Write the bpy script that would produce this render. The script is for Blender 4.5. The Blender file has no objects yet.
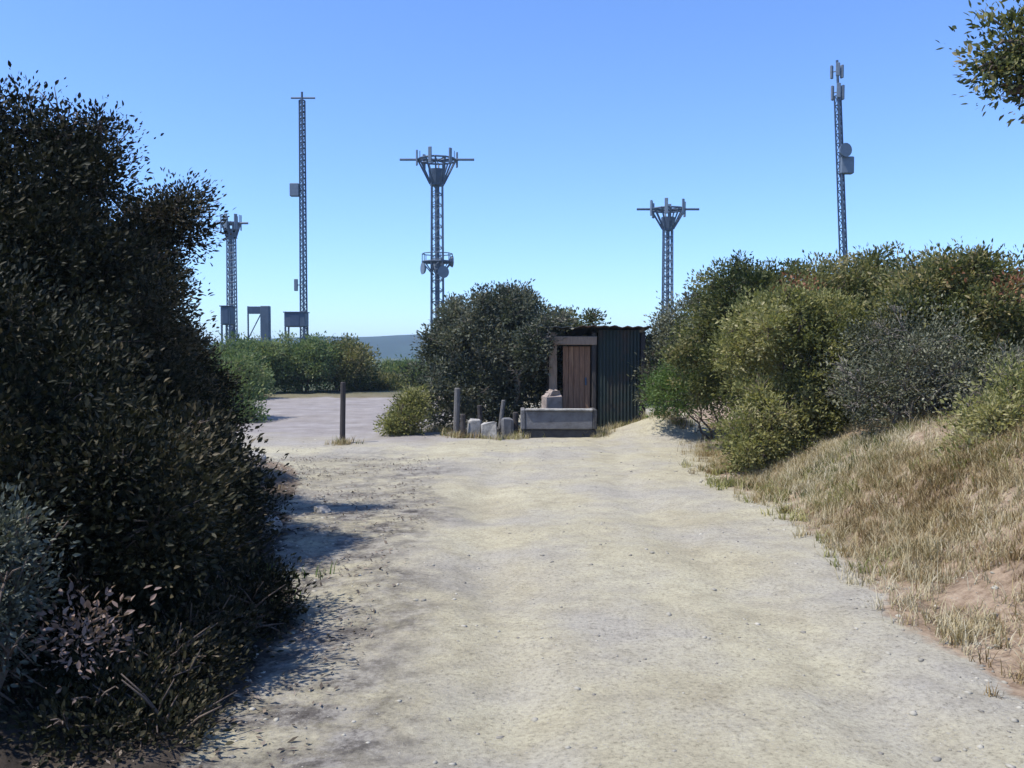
import bpy, math, random
import numpy as np

S = bpy.context.scene
COL = S.collection
rng = np.random.default_rng(11)
random.seed(5)
R = math.radians

# ------------------------------------------------------------------ camera model
F = 887.0
HOR = 355.0
CAMZ = 1.6
HAZE = .0004
TILT = math.atan((384 - HOR) / F)


def pt(px, py, Y):
    """world point seen at pixel (px, py) of the photograph at depth Y along the track"""
    a, b = (px - 512) / F, (384 - py) / F
    dy = math.cos(TILT) + b * math.sin(TILT)
    dz = -math.sin(TILT) + b * math.cos(TILT)
    k = Y / dy
    return (a * k, Y, CAMZ + dz * k)


# ------------------------------------------------------------------ noise
def _hash(ix, iy, iz, seed):
    h = (ix * 374761393 + iy * 668265263 + iz * 2147483647 + seed * 974634777) & 0xFFFFFFFF
    h = ((h ^ (h >> 13)) * 1274126177) & 0xFFFFFFFF
    h = h ^ (h >> 16)
    return (h & 0xFFFF) / 65535.0


def vnoise(x, y, z=0.0, seed=0):
    x = np.asarray(x, float); y = np.asarray(y, float); z = np.zeros_like(x) + z
    ix, iy, iz = (np.floor(v).astype(np.int64) for v in (x, y, z))
    fx, fy, fz = x - ix, y - iy, z - iz
    fx, fy, fz = (f * f * (3 - 2 * f) for f in (fx, fy, fz))
    r = 0
    for dx in (0, 1):
        for dy in (0, 1):
            for dz in (0, 1):
                w = (fx if dx else 1 - fx) * (fy if dy else 1 - fy) * (fz if dz else 1 - fz)
                r = r + w * _hash(ix + dx, iy + dy, iz + dz, seed)
    return r


def fbm(x, y, seed=0, oct=4):
    r, a, t = 0, 1.0, 0
    for k in range(oct):
        r = r + a * vnoise(x * 2 ** k, y * 2 ** k, 0, seed + k); t += a; a *= .5
    return r / t


def sstep(a, b, x):
    t = np.clip((x - a) / (b - a), 0, 1)
    return t * t * (3 - 2 * t)


# ------------------------------------------------------------------ terrain
def edge_right(y):
    return np.interp(y, [-5, 3.4, 5.8, 7.3, 10, 12.5, 16, 20, 26], [2.5, 2.45, 2.5, 2.75, 2.7, 2.75, 3.4, 4.4, 4.6])


def edge_left(y):
    return np.interp(y, [-5, 3.4, 4.8, 6.9, 9.8, 12, 13.5, 15, 18], [-1.5, -1.36, -1.3, -1.75, -2.5, -2.9, -3.6, -5.5, -9])


def path_weight(x, y):
    """1 on the track, 0 off it"""
    x = np.asarray(x, float); y = np.asarray(y, float)
    wob = (fbm(x * 1.1, y * 1.1, 3) - .5) * 1.0 + (fbm(x * 5, y * 5, 8) - .5) * .35
    r = sstep(-.55, .45, edge_right(y) + wob - x)
    l = sstep(-.2, .2, x - edge_left(y) - wob * .45)
    w = r * l
    far = 34 + np.clip(-x, 0, 40) * .12
    w = w * sstep(0, 2.5, far - y + wob * 2)
    w = np.where(x < -32, w * 0, w)
    return w


def height(x, y):
    x = np.asarray(x, float); y = np.asarray(y, float)
    d = x - edge_right(y)
    hmax = np.interp(y, [0, 4, 8, 12, 16, 20, 30, 60], [.7, .85, 1.0, .75, .5, .4, .3, 0.0])
    h = hmax * sstep(-.1, 2.3, d)
    dl = edge_left(y) - x
    h = h + np.interp(y, [0, 12, 15, 18], [.22, .22, .05, 0]) * sstep(-.1, 1.4, dl)
    near = np.clip(1 - np.hypot(x, y) / 70, 0, 1)
    off = 1 - path_weight(x, y)
    h = h + near * (fbm(x * .5, y * .5, 20) - .5) * .16 + near * off * (fbm(x * 2.3, y * 2.3, 31) - .5) * .14
    h = h + near * (fbm(x * 3.1, y * 2.2, 36) - .5) * .035
    h = h + .42 * np.exp(-((x - 3.1) / .95) ** 2 - ((y - 17.6) / .75) ** 2)
    # shallow wheel ruts
    for c in (-.15, 1.55):
        h = h - .045 * np.exp(-((x - c - .15 * np.sin(y * .5)) / .25) ** 2) * sstep(22, 10, y)
    return h


def hz(x, y):
    return float(height(np.array([x]), np.array([y]))[0])


def axis(lo, hi, s0, k):
    pos, v = [0.0], 0.0
    while v < max(hi, -lo):
        v += max(s0, k * v); pos.append(v)
    return pos


# ------------------------------------------------------------------ materials
MATS = {}


def nodes(name):
    m = bpy.data.materials.new(name); m.use_nodes = True
    nt = m.node_tree; nt.nodes.clear()
    out = nt.nodes.new('ShaderNodeOutputMaterial')
    return m, nt, out


def N(nt, t, **kw):
    n = nt.nodes.new(t)
    for k, v in kw.items():
        setattr(n, k, v)
    return n


def ramp(nt, stops, fac):
    r = N(nt, 'ShaderNodeValToRGB')
    e = r.color_ramp.elements
    while len(e) < len(stops):
        e.new(.5)
    for i, (p, c) in enumerate(stops):
        e[i].position = p; e[i].color = (*c, 1)
    nt.links.new(fac, r.inputs[0])
    return r.outputs[0]


def noise(nt, scale, detail=5, rough=.6, coord=None):
    n = N(nt, 'ShaderNodeTexNoise')
    n.inputs['Scale'].default_value = scale; n.inputs['Detail'].default_value = detail
    n.inputs['Roughness'].default_value = rough
    if coord is not None:
        nt.links.new(coord, n.inputs['Vector'])
    return n.outputs['Fac']


def mixc(nt, f, a, b, mode='MIX'):
    m = N(nt, 'ShaderNodeMix', data_type='RGBA', blend_type=mode)
    for s, v in ((m.inputs[0], f), (m.inputs[6], a), (m.inputs[7], b)):
        if isinstance(v, (int, float)):
            s.default_value = v
        elif isinstance(v, tuple):
            s.default_value = (*v, 1)
        else:
            nt.links.new(v, s)
    return m.outputs[2]


def leaf_mat(name, stops, gloss=.12, trans=.35):
    m, nt, out = nodes(name)
    at = N(nt, 'ShaderNodeAttribute', attribute_name='tint')
    c = ramp(nt, stops, at.outputs['Fac'])
    p = N(nt, 'ShaderNodeBsdfPrincipled')
    nt.links.new(c, p.inputs['Base Color'])
    p.inputs['Roughness'].default_value = .55
    p.inputs['Specular IOR Level'].default_value = gloss * 2.5
    tr = N(nt, 'ShaderNodeBsdfTranslucent')
    c2 = mixc(nt, 1.0, c, (1.0, 1.0, .6), 'MULTIPLY')
    nt.links.new(c2, tr.inputs['Color'])
    mx = N(nt, 'ShaderNodeMixShader'); mx.inputs[0].default_value = trans
    nt.links.new(p.outputs[0], mx.inputs[1]); nt.links.new(tr.outputs[0], mx.inputs[2])
    nt.links.new(mx.outputs[0], out.inputs[0])
    MATS[name] = m
    return m


def surf_mat(name, c1, c2, scale=6, rough=.8, metal=0, bump=.3, bscale=None, stretch=None, c3=None):
    m, nt, out = nodes(name)
    tc = N(nt, 'ShaderNodeTexCoord')
    co = tc.outputs['Object']
    if stretch:
        mp = N(nt, 'ShaderNodeMapping'); mp.inputs['Scale'].default_value = stretch
        nt.links.new(co, mp.inputs['Vector']); co = mp.outputs[0]
    f = noise(nt, scale, 6, .65, co)
    c = ramp(nt, [(.32, c1), (.68, c2)], f)
    if c3:
        f2 = noise(nt, scale * .35, 4, .7, co)
        k = ramp(nt, [(.52, (0, 0, 0)), (.66, (1, 1, 1))], f2)
        c = mixc(nt, k, c, c3)
    p = N(nt, 'ShaderNodeBsdfPrincipled')
    nt.links.new(c, p.inputs['Base Color'])
    p.inputs['Roughness'].default_value = rough; p.inputs['Metallic'].default_value = metal
    b = N(nt, 'ShaderNodeBump'); b.inputs['Strength'].default_value = bump; b.inputs['Distance'].default_value = .02
    nt.links.new(noise(nt, bscale or scale * 4, 5, .7, co), b.inputs['Height'])
    nt.links.new(b.outputs[0], p.inputs['Normal'])
    nt.links.new(p.outputs[0], out.inputs[0])
    MATS[name] = m
    return m


def ground_mat():
    m, nt, out = nodes('ground')
    geo = N(nt, 'ShaderNodeNewGeometry'); co = geo.outputs['Position']
    at = N(nt, 'ShaderNodeAttribute', attribute_name='track')
    fa = N(nt, 'ShaderNodeAttribute', attribute_name='farland')
    # track: pale compacted sand and grit
    base = ramp(nt, [(.3, (.312, .279, .196)), (.5, (.370, .337, .238)), (.7, (.42, .388, .278))], noise(nt, .9, 7, .65, co))
    grey = ramp(nt, [(.44, (0, 0, 0)), (.60, (1, 1, 1))], noise(nt, .55, 5, .6, co))
    base = mixc(nt, grey, base, (.325, .302, .250))
    grit = ramp(nt, [(.38, (.38, .36, .33)), (.46, (.90, .89, .88)), (.52, (1.02, 1.02, 1.01)), (.6, (1.2, 1.18, 1.15))], noise(nt, 38, 8, .85, co))
    base = mixc(nt, .8, base, grit, 'MULTIPLY')
    mott = ramp(nt, [(.36, (.84, .83, .82)), (.52, (1, 1, 1)), (.68, (1.07, 1.07, 1.05))], noise(nt, 4.5, 6, .7, co))
    base = mixc(nt, .9, base, mott, 'MULTIPLY')
    v = N(nt, 'ShaderNodeTexVoronoi'); v.inputs['Scale'].default_value = 34
    nt.links.new(co, v.inputs['Vector'])
    peb = ramp(nt, [(.0, (1, 1, 1)), (.12, (1, 1, 1)), (.2, (0, 0, 0))], v.outputs['Distance'])
    pc = mixc(nt, .55, v.outputs['Color'], (.34, .33, .31))
    pebm = N(nt, 'ShaderNodeMath', operation='MULTIPLY'); pebm.inputs[1].default_value = .55
    nt.links.new(peb, pebm.inputs[0])
    base = mixc(nt, pebm.outputs[0], base, (.27, .26, .25))
    # off the track: dry earth and straw, dark litter with shrub shade painted in
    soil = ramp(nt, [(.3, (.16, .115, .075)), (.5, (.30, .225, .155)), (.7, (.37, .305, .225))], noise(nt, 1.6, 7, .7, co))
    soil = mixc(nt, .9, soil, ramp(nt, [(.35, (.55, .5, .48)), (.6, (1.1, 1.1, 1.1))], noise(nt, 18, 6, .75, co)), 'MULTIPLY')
    dk = ramp(nt, [(.35, (.025, .021, .017)), (.55, (.06, .048, .038)), (.72, (.13, .105, .08))], noise(nt, 6, 7, .75, co))  # litter tone, darkened to paint the shade under the left shrubs
    lf = N(nt, 'ShaderNodeAttribute', attribute_name='duff_shade')
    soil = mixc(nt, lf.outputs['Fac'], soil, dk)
    # far land: scrub
    scrub = ramp(nt, [(.35, (.045, .06, .03)), (.55, (.075, .09, .045)), (.7, (.17, .15, .09))], noise(nt, .08, 8, .7, co))
    off = mixc(nt, fa.outputs['Fac'], soil, scrub)
    wn = N(nt, 'ShaderNodeMath', operation='ADD')
    nt.links.new(at.outputs['Fac'], wn.inputs[0])
    w2 = N(nt, 'ShaderNodeMath', operation='MULTIPLY_ADD'); w2.inputs[1].default_value = .9; w2.inputs[2].default_value = -.45
    nt.links.new(noise(nt, 7, 6, .7, co), w2.inputs[0]); nt.links.new(w2.outputs[0], wn.inputs[1])
    sr = N(nt, 'ShaderNodeAttribute', attribute_name='side')
    base = mixc(nt, sr.outputs['Fac'], base, ramp(nt, [(.35, (.165, .145, .14)), (.55, (.245, .22, .212)), (.7, (.32, .30, .28))], noise(nt, 1.1, 7, .7, co)))
    va = N(nt, 'ShaderNodeAttribute', attribute_name='duff_shade')
    duff_shade = ramp(nt, [(.36, (.04, .035, .03)), (.48, (.11, .098, .085)), (.6, (.27, .25, .215))], noise(nt, 6, 8, .8, co))
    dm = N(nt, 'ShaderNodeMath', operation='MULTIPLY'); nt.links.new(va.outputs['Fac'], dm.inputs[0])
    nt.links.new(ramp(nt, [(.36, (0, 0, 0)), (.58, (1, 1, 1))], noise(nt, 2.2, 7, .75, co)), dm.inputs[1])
    base = mixc(nt, dm.outputs[0], base, duff_shade)
    k = ramp(nt, [(.38, (0, 0, 0)), (.62, (1, 1, 1))], wn.outputs[0])
    c = mixc(nt, k, off, base)
    p = N(nt, 'ShaderNodeBsdfPrincipled')
    nt.links.new(c, p.inputs['Base Color']); p.inputs['Roughness'].default_value = .95
    p.inputs['Specular IOR Level'].default_value = .15
    b1 = N(nt, 'ShaderNodeBump'); b1.inputs['Strength'].default_value = .55; b1.inputs['Distance'].default_value = .03
    nt.links.new(noise(nt, 9, 8, .75, co), b1.inputs['Height'])
    b2 = N(nt, 'ShaderNodeBump'); b2.inputs['Strength'].default_value = .5; b2.inputs['Distance'].default_value = .014
    nt.links.new(noise(nt, 60, 8, .85, co), b2.inputs['Height']); nt.links.new(b1.outputs[0], b2.inputs['Normal'])
    nt.links.new(b2.outputs[0], p.inputs['Normal'])
    nt.links.new(p.outputs[0], out.inputs[0])
    return m


# ------------------------------------------------------------------ object helpers
def tag(o, label=None, cat=None, group=None, kind=None):
    for k, v in (('label', label), ('category', cat), ('group', group), ('kind', kind)):
        if v:
            o[k] = v
    return o


def empty(name, loc, label, cat, group=None, rz=0):
    o = bpy.data.objects.new(name, None); COL.objects.link(o)
    o.location = loc; o.rotation_euler = (0, 0, rz); o.empty_display_size = .1
    return tag(o, label, cat, group)


def np_mesh(name, verts, faces_flat, n_per, mat, attrs=None, smooth=False):
    verts = np.asarray(verts, np.float32); faces_flat = np.asarray(faces_flat, np.int32).ravel()
    me = bpy.data.meshes.new(name)
    nf = len(faces_flat) // n_per
    me.vertices.add(len(verts)); me.vertices.foreach_set('co', verts.ravel())
    me.loops.add(len(faces_flat)); me.loops.foreach_set('vertex_index', faces_flat)
    me.polygons.add(nf)
    me.polygons.foreach_set('loop_start', np.arange(0, nf * n_per, n_per, dtype=np.int32))
    me.update(calc_edges=True)
    if smooth:
        me.polygons.foreach_set('use_smooth', np.ones(nf, bool))
    for k, a in (attrs or {}).items():
        at = me.attributes.new(k, 'FLOAT', 'POINT'); at.data.foreach_set('value', np.asarray(a, np.float32))
    me.materials.append(mat)
    return me


def link(name, me, parent=None):
    o = bpy.data.objects.new(name, me); COL.objects.link(o)
    if parent:
        o.parent = parent
    return o


class MB:
    """collects boxes, bars and tubes for one mesh"""
    def __init__(s):
        s.v, s.f = [], []

    def box(s, c, d, rz=0, jit=0, bev=0):
        hx, hy, hz_ = d[0] / 2, d[1] / 2, d[2] / 2
        b = min(bev, hx * .8, hy * .8, hz_ * .8)
        cs, sn = math.cos(rz), math.sin(rz)
        i = len(s.v)
        if b <= 0:
            P = [(x, y, z) for z in (-hz_, hz_) for x, y in ((-hx, -hy), (hx, -hy), (hx, hy), (-hx, hy))]
            Fs = [(0, 3, 2, 1), (4, 5, 6, 7), (0, 1, 5, 4), (1, 2, 6, 5), (2, 3, 7, 6), (3, 0, 4, 7)]
        else:
            P, Fs = [], []
            rings = [(-hz_, b), (-hz_ + b, 0), (hz_ - b, 0), (hz_, b)]
            for z, ins in rings:
                X, Y = hx - ins, hy - ins
                P += [(-X + b, -Y, z), (X - b, -Y, z), (X, -Y + b, z), (X, Y - b, z), (X - b, Y, z), (-X + b, Y, z), (-X, Y - b, z), (-X, -Y + b, z)]
            for r in range(3):
                for k in range(8):
                    a, c2 = r * 8 + k, r * 8 + (k + 1) % 8
                    Fs.append((a, c2, c2 + 8, a + 8))
            Fs.append(tuple(range(7, -1, -1))); Fs.append(tuple(range(24, 32)))
        for x, y, z in P:
            x += random.uniform(-jit, jit); y += random.uniform(-jit, jit); z += random.uniform(-jit, jit)
            s.v.append((c[0] + x * cs - y * sn, c[1] + x * sn + y * cs, c[2] + z))
        s.f += [tuple(i + k for k in q) for q in Fs]
        return s

    def tube(s, path, radii, n=6):
        path = [np.array(p, float) for p in path]
        if isinstance(radii, (int, float)):
            radii = [radii] * len(path)
        i = len(s.v)
        for k, p in enumerate(path):
            t = path[min(k + 1, len(path) - 1)] - path[max(k - 1, 0)]
            t = t / (np.linalg.norm(t) + 1e-9)
            a = np.array([0, 0, 1.0]) if abs(t[2]) < .9 else np.array([1.0, 0, 0])
            u = np.cross(t, a); u /= np.linalg.norm(u); w = np.cross(t, u)
            for j in range(n):
                an = 2 * math.pi * j / n
                s.v.append(tuple(p + radii[k] * (math.cos(an) * u + math.sin(an) * w)))
        for k in range(len(path) - 1):
            for j in range(n):
                a, b = i + k * n + j, i + k * n + (j + 1) % n
                s.f.append((a, b, b + n, a + n))
        s.f.append(tuple(i + j for j in range(n - 1, -1, -1)))
        e = i + (len(path) - 1) * n
        s.f.append(tuple(e + j for j in range(n)))
        return s

    def build(s, name, mat, parent=None, smooth=False):
        me = bpy.data.meshes.new(name)
        me.from_pydata(s.v, [], s.f); me.update()
        if smooth:
            me.polygons.foreach_set('use_smooth', np.ones(len(me.polygons), bool))
        me.materials.append(mat)
        return link(name, me, parent)


# ------------------------------------------------------------------ foliage
def unit(v):
    return v / (np.linalg.norm(v, axis=-1, keepdims=True) + 1e-9)


def leaf_mesh(name, mat, lobes, n_clump, per, size, seed, spread=.13, fill=.35, upright=.4, aspect=.42, tint=(.5, .22), rough=.55, zmin=None, ground=None):
    """leaf-sized folded faces in clumps through the lobes' volume; lobes are (x,y,z,rx,ry,rz)"""
    g = np.random.default_rng(seed)
    L = np.array(lobes, float)
    area = (L[:, 3] * L[:, 4] + L[:, 4] * L[:, 5] + L[:, 3] * L[:, 5])
    li = g.choice(len(L), n_clump, p=area / area.sum())
    d = unit(g.normal(size=(n_clump, 3)))
    r = np.where(g.random(n_clump) < fill, g.random(n_clump) ** .45 * .9, 1 - np.abs(g.normal(size=n_clump)) * .1)
    wob = vnoise(d[:, 0] * 2.2 + li * 7.3 + seed, d[:, 1] * 2.2 + 5, d[:, 2] * 2.2, seed) - .5
    wob2 = vnoise(d[:, 0] * 5.1 + li * 3.1 + seed, d[:, 1] * 5.1 + 9, d[:, 2] * 5.1, seed + 3) - .5
    r = r * (1 + rough * 1.5 * wob + rough * .9 * wob2)
    r = np.minimum(r, 1.2)
    c = L[li, :3] + d * L[li, 3:6] * r[:, None]
    out = unit(d / L[li, 3:6])
    ct = np.clip(g.normal(tint[0], tint[1], n_clump) + (vnoise(c[:, 0] * 1.7, c[:, 1] * 1.7, c[:, 2] * 1.7, seed + 9) - .5) * .7, 0, 1)
    cs = g.uniform(.45, 1.15, n_clump)
    # leaves
    k = np.repeat(np.arange(n_clump), per)
    m = len(k)
    o = np.clip(g.normal(size=(m, 3)), -1.7, 1.7) * (spread * cs[k])[:, None] * np.array([1, 1, .75])
    p = c[k] + o
    ax = unit(out[k] * .55 + unit(o) * .8 + np.array([0, 0, upright]) + g.normal(size=(m, 3)) * .45)
    nn = unit(np.cross(ax, g.normal(size=(m, 3))))
    nn = np.where(nn[:, 2:3] < 0, -nn, nn)
    sd = np.cross(ax, nn)
    ln = size * g.uniform(.35, 1.5, m); wd = ln * aspect * g.uniform(.75, 1.25, m)
    tt = np.clip(ct[k] + g.normal(0, .1, m), 0, 1)
    keep = np.ones(m, bool)
    if zmin is not None:
        keep &= p[:, 2] > zmin
    if ground is not None:
        keep &= p[:, 2] + ground[2] > height(p[:, 0] + ground[0], p[:, 1] + ground[1]) + .02
    p, ax, nn, sd, ln, wd, tt = (a[keep] for a in (p, ax, nn, sd, ln, wd, tt))
    m = len(p)
    curl = ln * g.uniform(-.18, .12, m)
    V = np.empty((m, 6, 3), np.float32)
    V[:, 0] = p
    V[:, 1] = p + ax * (ln * .38)[:, None] + sd * (wd * .5)[:, None] + nn * (wd * .16)[:, None]
    V[:, 2] = p + ax * (ln * .38)[:, None] - sd * (wd * .5)[:, None] + nn * (wd * .16)[:, None]
    V[:, 3] = p + ax * (ln * .72)[:, None] + sd * (wd * .36)[:, None] + nn * (wd * .12 + curl * .5)[:, None]
    V[:, 4] = p + ax * (ln * .72)[:, None] - sd * (wd * .36)[:, None] + nn * (wd * .12 + curl * .5)[:, None]
    V[:, 5] = p + ax * ln[:, None] + nn * curl[:, None]
    b = np.arange(m)[:, None] * 6
    tri = np.concatenate([b + np.array(t) for t in ((0, 1, 3), (0, 3, 5), (0, 5, 4), (0, 4, 2))], axis=1).reshape(-1, 3)
    return np_mesh(name, V.reshape(-1, 3), tri, 3, mat, {'tint': np.repeat(tt, 6)})


def stems(lobes, seed, r0=.05, base=(0, 0), n=None, twigs=11, sats=()):
    """several crooked stems from the base into the lobes, with side branches"""
    g = random.Random(seed)
    mb = MB()
    for q, l in enumerate(lobes):
        bx, by = base[0] + g.uniform(-.12, .12), base[1] + g.uniform(-.12, .12)
        c = np.array(l[:3]); s = np.array([bx + (c[0] - bx) * .25, by + (c[1] - by) * .25, -.08])
        pts = []
        for k in range(7):
            t = k / 6
            p = s * (1 - t) + c * t
            p = p + np.array([g.uniform(-1, 1), g.uniform(-1, 1), 0]) * .07 * (t > 0) * (1 + c[2] * .3)
            p[2] += .12 * math.sin(t * math.pi) * c[2] * .4
            pts.append(p)
        mb.tube(pts, [r0 * (1 - .75 * k / 6) for k in range(7)], 7)
        for _ in range(twigs):
            st = pts[g.randrange(2, 7)]
            dr = unit(np.array([g.gauss(0, 1), g.gauss(0, 1), g.gauss(.3, .7)])) * np.array(l[3:6]) * g.uniform(.75, 1.12)
            mid = st + dr * .5 + np.array([0, 0, .06])
            mb.tube([st, mid, st + dr], [r0 * .3, r0 * .18, .004], 5)
            for _ in range(3):
                e = mid + (st + dr - mid) * g.uniform(.2, .9)
                f = e + unit(np.array([g.gauss(0, 1), g.gauss(0, 1), g.gauss(.5, .7)]) + unit(dr) * .8) * g.uniform(.12, .3)
                mb.tube([e, (e + f) / 2 + np.array([0, 0, .015]), f], [.006, .0045, .0025], 4)
    M = np.array([l[:3] for l in lobes])
    for q in sats:
        c = np.array(q[:3]); st = M[np.argmin(((M - c) ** 2).sum(1))]
        mid = st * .35 + c * .65 + np.array([g.uniform(-.04, .04), g.uniform(-.04, .04), -.03])
        mb.tube([st, mid, c], [r0 * .3, r0 * .2, .005], 5)
        for _ in range(7):
            f = c + unit(np.array([g.gauss(0, 1), g.gauss(0, 1), g.gauss(.3, .8)]) + unit(c - st)) * np.array(q[3:6]) * g.uniform(.8, 1.25)
            mb.tube([mid * .3 + c * .7, (c + f) / 2 + np.array([0, 0, .012]), f], [.006, .0045, .002], 4)
    return mb


def bush(name, base, lobes_w, mat, label, cat='shrub', group=None, n=900, per=26, size=.07, seed=1, r0=.05, bark='bark', extra=None, trunk='stem', crown='foliage', sat=6, fine=1.7, **kw):
    """lobes in world coordinates; base = (x, y)"""
    bz = hz(*base)
    o = empty(name, (base[0], base[1], bz), label, cat, group)
    lb = [(l[0] - base[0], l[1] - base[1], l[2] - bz, *l[3:]) for l in lobes_w]
    main = list(lb)
    g = random.Random(seed * 7 + 1)
    for l in main:
        for _ in range(sat):
            v = unit(np.array([g.gauss(0, 1), g.gauss(0, 1), g.gauss(.35, 1)]))
            q = g.uniform(.16, .36)
            c = np.array(l[:3]) + v * np.array(l[3:6]) * g.uniform(.85, 1.08)
            rr = q * min(l[3:6])
            lb.append((c[0], c[1], c[2], rr * g.uniform(.8, 1.3), rr * g.uniform(.8, 1.3), rr * g.uniform(.7, 1.4)))
    me = leaf_mesh(crown, MATS[mat], lb, int(n * 1.15), int(per * fine), size * .9 / fine ** .5, seed, ground=(base[0], base[1], bz), **kw)
    link(crown, me, o)
    stems(main, seed, r0, sats=lb[len(main):]).build(trunk, MATS[bark], o, True)
    for i, (m2, lb2, n2, sz2) in enumerate(extra or []):
        lb3 = [(l[0] - base[0], l[1] - base[1], l[2] - bz, *l[3:]) for l in lb2]
        link('dead_leaves', leaf_mesh('dead_leaves', MATS[m2], lb3, n2, 22, sz2, seed + 50 + i, ground=(base[0], base[1], bz)), o)
    return o


def lobe(px, py, Y, rpx, rpy, ry=None):
    x, y, z = pt(px, py, Y)
    rx, rz = rpx / F * Y, rpy / F * Y
    return (x, y, z, rx, ry if ry else rx, rz)


# ------------------------------------------------------------------ material set
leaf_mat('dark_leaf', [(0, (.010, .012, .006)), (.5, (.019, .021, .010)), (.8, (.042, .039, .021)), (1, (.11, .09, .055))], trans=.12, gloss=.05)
leaf_mat('olive_leaf', [(0, (.06, .072, .026)), (.35, (.175, .185, .066)), (.7, (.31, .30, .12)), (1, (.42, .38, .20))], trans=.42, gloss=.08)
leaf_mat('hedge_leaf', [(0, (.028, .042, .018)), (.42, (.105, .12, .042)), (.75, (.23, .225, .09)), (1, (.33, .275, .14))], trans=.36, gloss=.08)
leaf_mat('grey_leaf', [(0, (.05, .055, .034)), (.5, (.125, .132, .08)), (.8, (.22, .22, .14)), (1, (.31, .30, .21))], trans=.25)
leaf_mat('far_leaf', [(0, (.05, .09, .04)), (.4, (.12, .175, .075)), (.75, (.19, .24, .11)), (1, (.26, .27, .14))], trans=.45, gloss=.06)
leaf_mat('shade_grey_leaf', [(0, (.03, .036, .028)), (.5, (.07, .08, .06)), (1, (.15, .16, .12))], trans=.2)  # grey leaf copy with the shade of the dark shrubs in its colour
leaf_mat('thicket_leaf', [(0, (.028, .036, .024)), (.45, (.075, .088, .06)), (.75, (.14, .15, .105)), (1, (.20, .19, .14))], trans=.3, gloss=.08)
leaf_mat('rust_leaf', [(0, (.10, .035, .018)), (.5, (.20, .075, .035)), (1, (.30, .15, .07))], trans=.25)
leaf_mat('fresh_leaf', [(0, (.05, .09, .02)), (.5, (.10, .16, .04)), (1, (.17, .22, .07))], trans=.38)
leaf_mat('dry_leaf', [(0, (.10, .06, .045)), (.5, (.22, .15, .12)), (1, (.34, .26, .22))], trans=.25, gloss=.04)
leaf_mat('straw', [(0, (.11, .075, .035)), (.25, (.26, .18, .085)), (.5, (.36, .295, .165)), (.8, (.43, .375, .245)), (1, (.50, .45, .33))], trans=.25, gloss=.05)
leaf_mat('litter', [(0, (.05, .04, .03)), (.5, (.14, .11, .085)), (1, (.28, .23, .18))], trans=.1, gloss=.05)
surf_mat('bark', (.07, .05, .038), (.17, .13, .10), 9, .95, bump=.8, stretch=(1, 1, .25))
surf_mat('pale_bark', (.13, .11, .09), (.27, .24, .20), 9, .95, bump=.8, stretch=(1, 1, .25))
surf_mat('galvanised', (.05, .08, .125), (.085, .125, .18), 3, .6, .2, bump=.05)  # blue of the distance haze is mixed into this steel
surf_mat('haze_blue_steel', (.028, .052, .092), (.05, .08, .13), 2, .6, .1, bump=.05)  # mast steel, its blue is distance haze put into the colour
surf_mat('antenna_grey', (.09, .12, .16), (.14, .17, .21), 3, .5, bump=.03)
surf_mat('concrete', (.11, .11, .115), (.17, .168, .17), 7, .9, bump=.5, c3=(.08, .078, .075))
surf_mat('dark_concrete', (.035, .035, .036), (.07, .068, .066), 8, .95, bump=.5)
surf_mat('stone', (.19, .18, .165), (.44, .42, .38), 9, .95, bump=.8, bscale=24)
surf_mat('tan_stone', (.20, .155, .125), (.38, .31, .26), 7, .95, bump=.9, bscale=22)
surf_mat('grey_wood', (.09, .085, .08), (.17, .16, .15), 8, .9, bump=.6, stretch=(6, 6, .6))
surf_mat('tan_wood', (.20, .14, .10), (.36, .26, .185), 8, .9, bump=.6, stretch=(6, 6, .5))
surf_mat('red_brown_wood', (.15, .075, .044), (.34, .19, .11), 8, .85, bump=.6, stretch=(7, 7, .4), c3=(.36, .21, .12))
surf_mat('dark_wood', (.028, .024, .022), (.06, .05, .045), 8, .9, bump=.6, stretch=(6, 6, .5))
surf_mat('green_sheet', (.003, .010, .008), (.006, .017, .012), 3, .65, .0, bump=.1, c3=(.035, .018, .010))
surf_mat('roof_sheet', (.03, .04, .04), (.075, .08, .078), 3, .6, .3, bump=.1, c3=(.14, .065, .035))
surf_mat('cabin_paint', (.04, .065, .10), (.07, .10, .14), 2, .6, bump=.05)

# ------------------------------------------------------------------ ground and track: one sheet cut along the track's edge
ay = axis(0, 4000, .055, .022); ys = np.array(sorted(set([-v for v in ay if v < 6]) | set(ay)))
ax_ = axis(0, 4000, .06, .024); xs = np.array(sorted(set([-v for v in ax_]) | set(ax_)))
XX, YY = np.meshgrid(xs, ys)
ZZ = height(XX, YY)
rad = np.hypot(XX, YY)
ZZ = ZZ - sstep(60, 400, rad) * 1.0
PW = path_weight(XX, YY)
nx, ny = len(xs), len(ys)
V = np.stack([XX, YY, ZZ], -1).reshape(-1, 3)
idx = np.arange(nx * ny).reshape(ny, nx)
Q = np.stack([idx[:-1, :-1], idx[:-1, 1:], idx[1:, 1:], idx[1:, :-1]], -1).reshape(-1, 4)
on = PW.reshape(-1)[Q].mean(1) > .5
GM = ground_mat()
FL = sstep(20, 48, rad).reshape(-1)
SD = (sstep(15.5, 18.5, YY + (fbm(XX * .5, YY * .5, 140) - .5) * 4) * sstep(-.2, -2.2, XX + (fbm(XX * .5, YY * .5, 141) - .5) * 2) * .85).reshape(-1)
DF = (sstep(-.35, -1.3, XX + (fbm(XX * .8, YY * .8, 133) - .5) * 1.6) * sstep(16.5, 8.5, YY + (fbm(XX * .9, YY * .5, 150) - .5) * 9)).reshape(-1)  # litter on the verge, and painted shrub shade off the track
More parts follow.
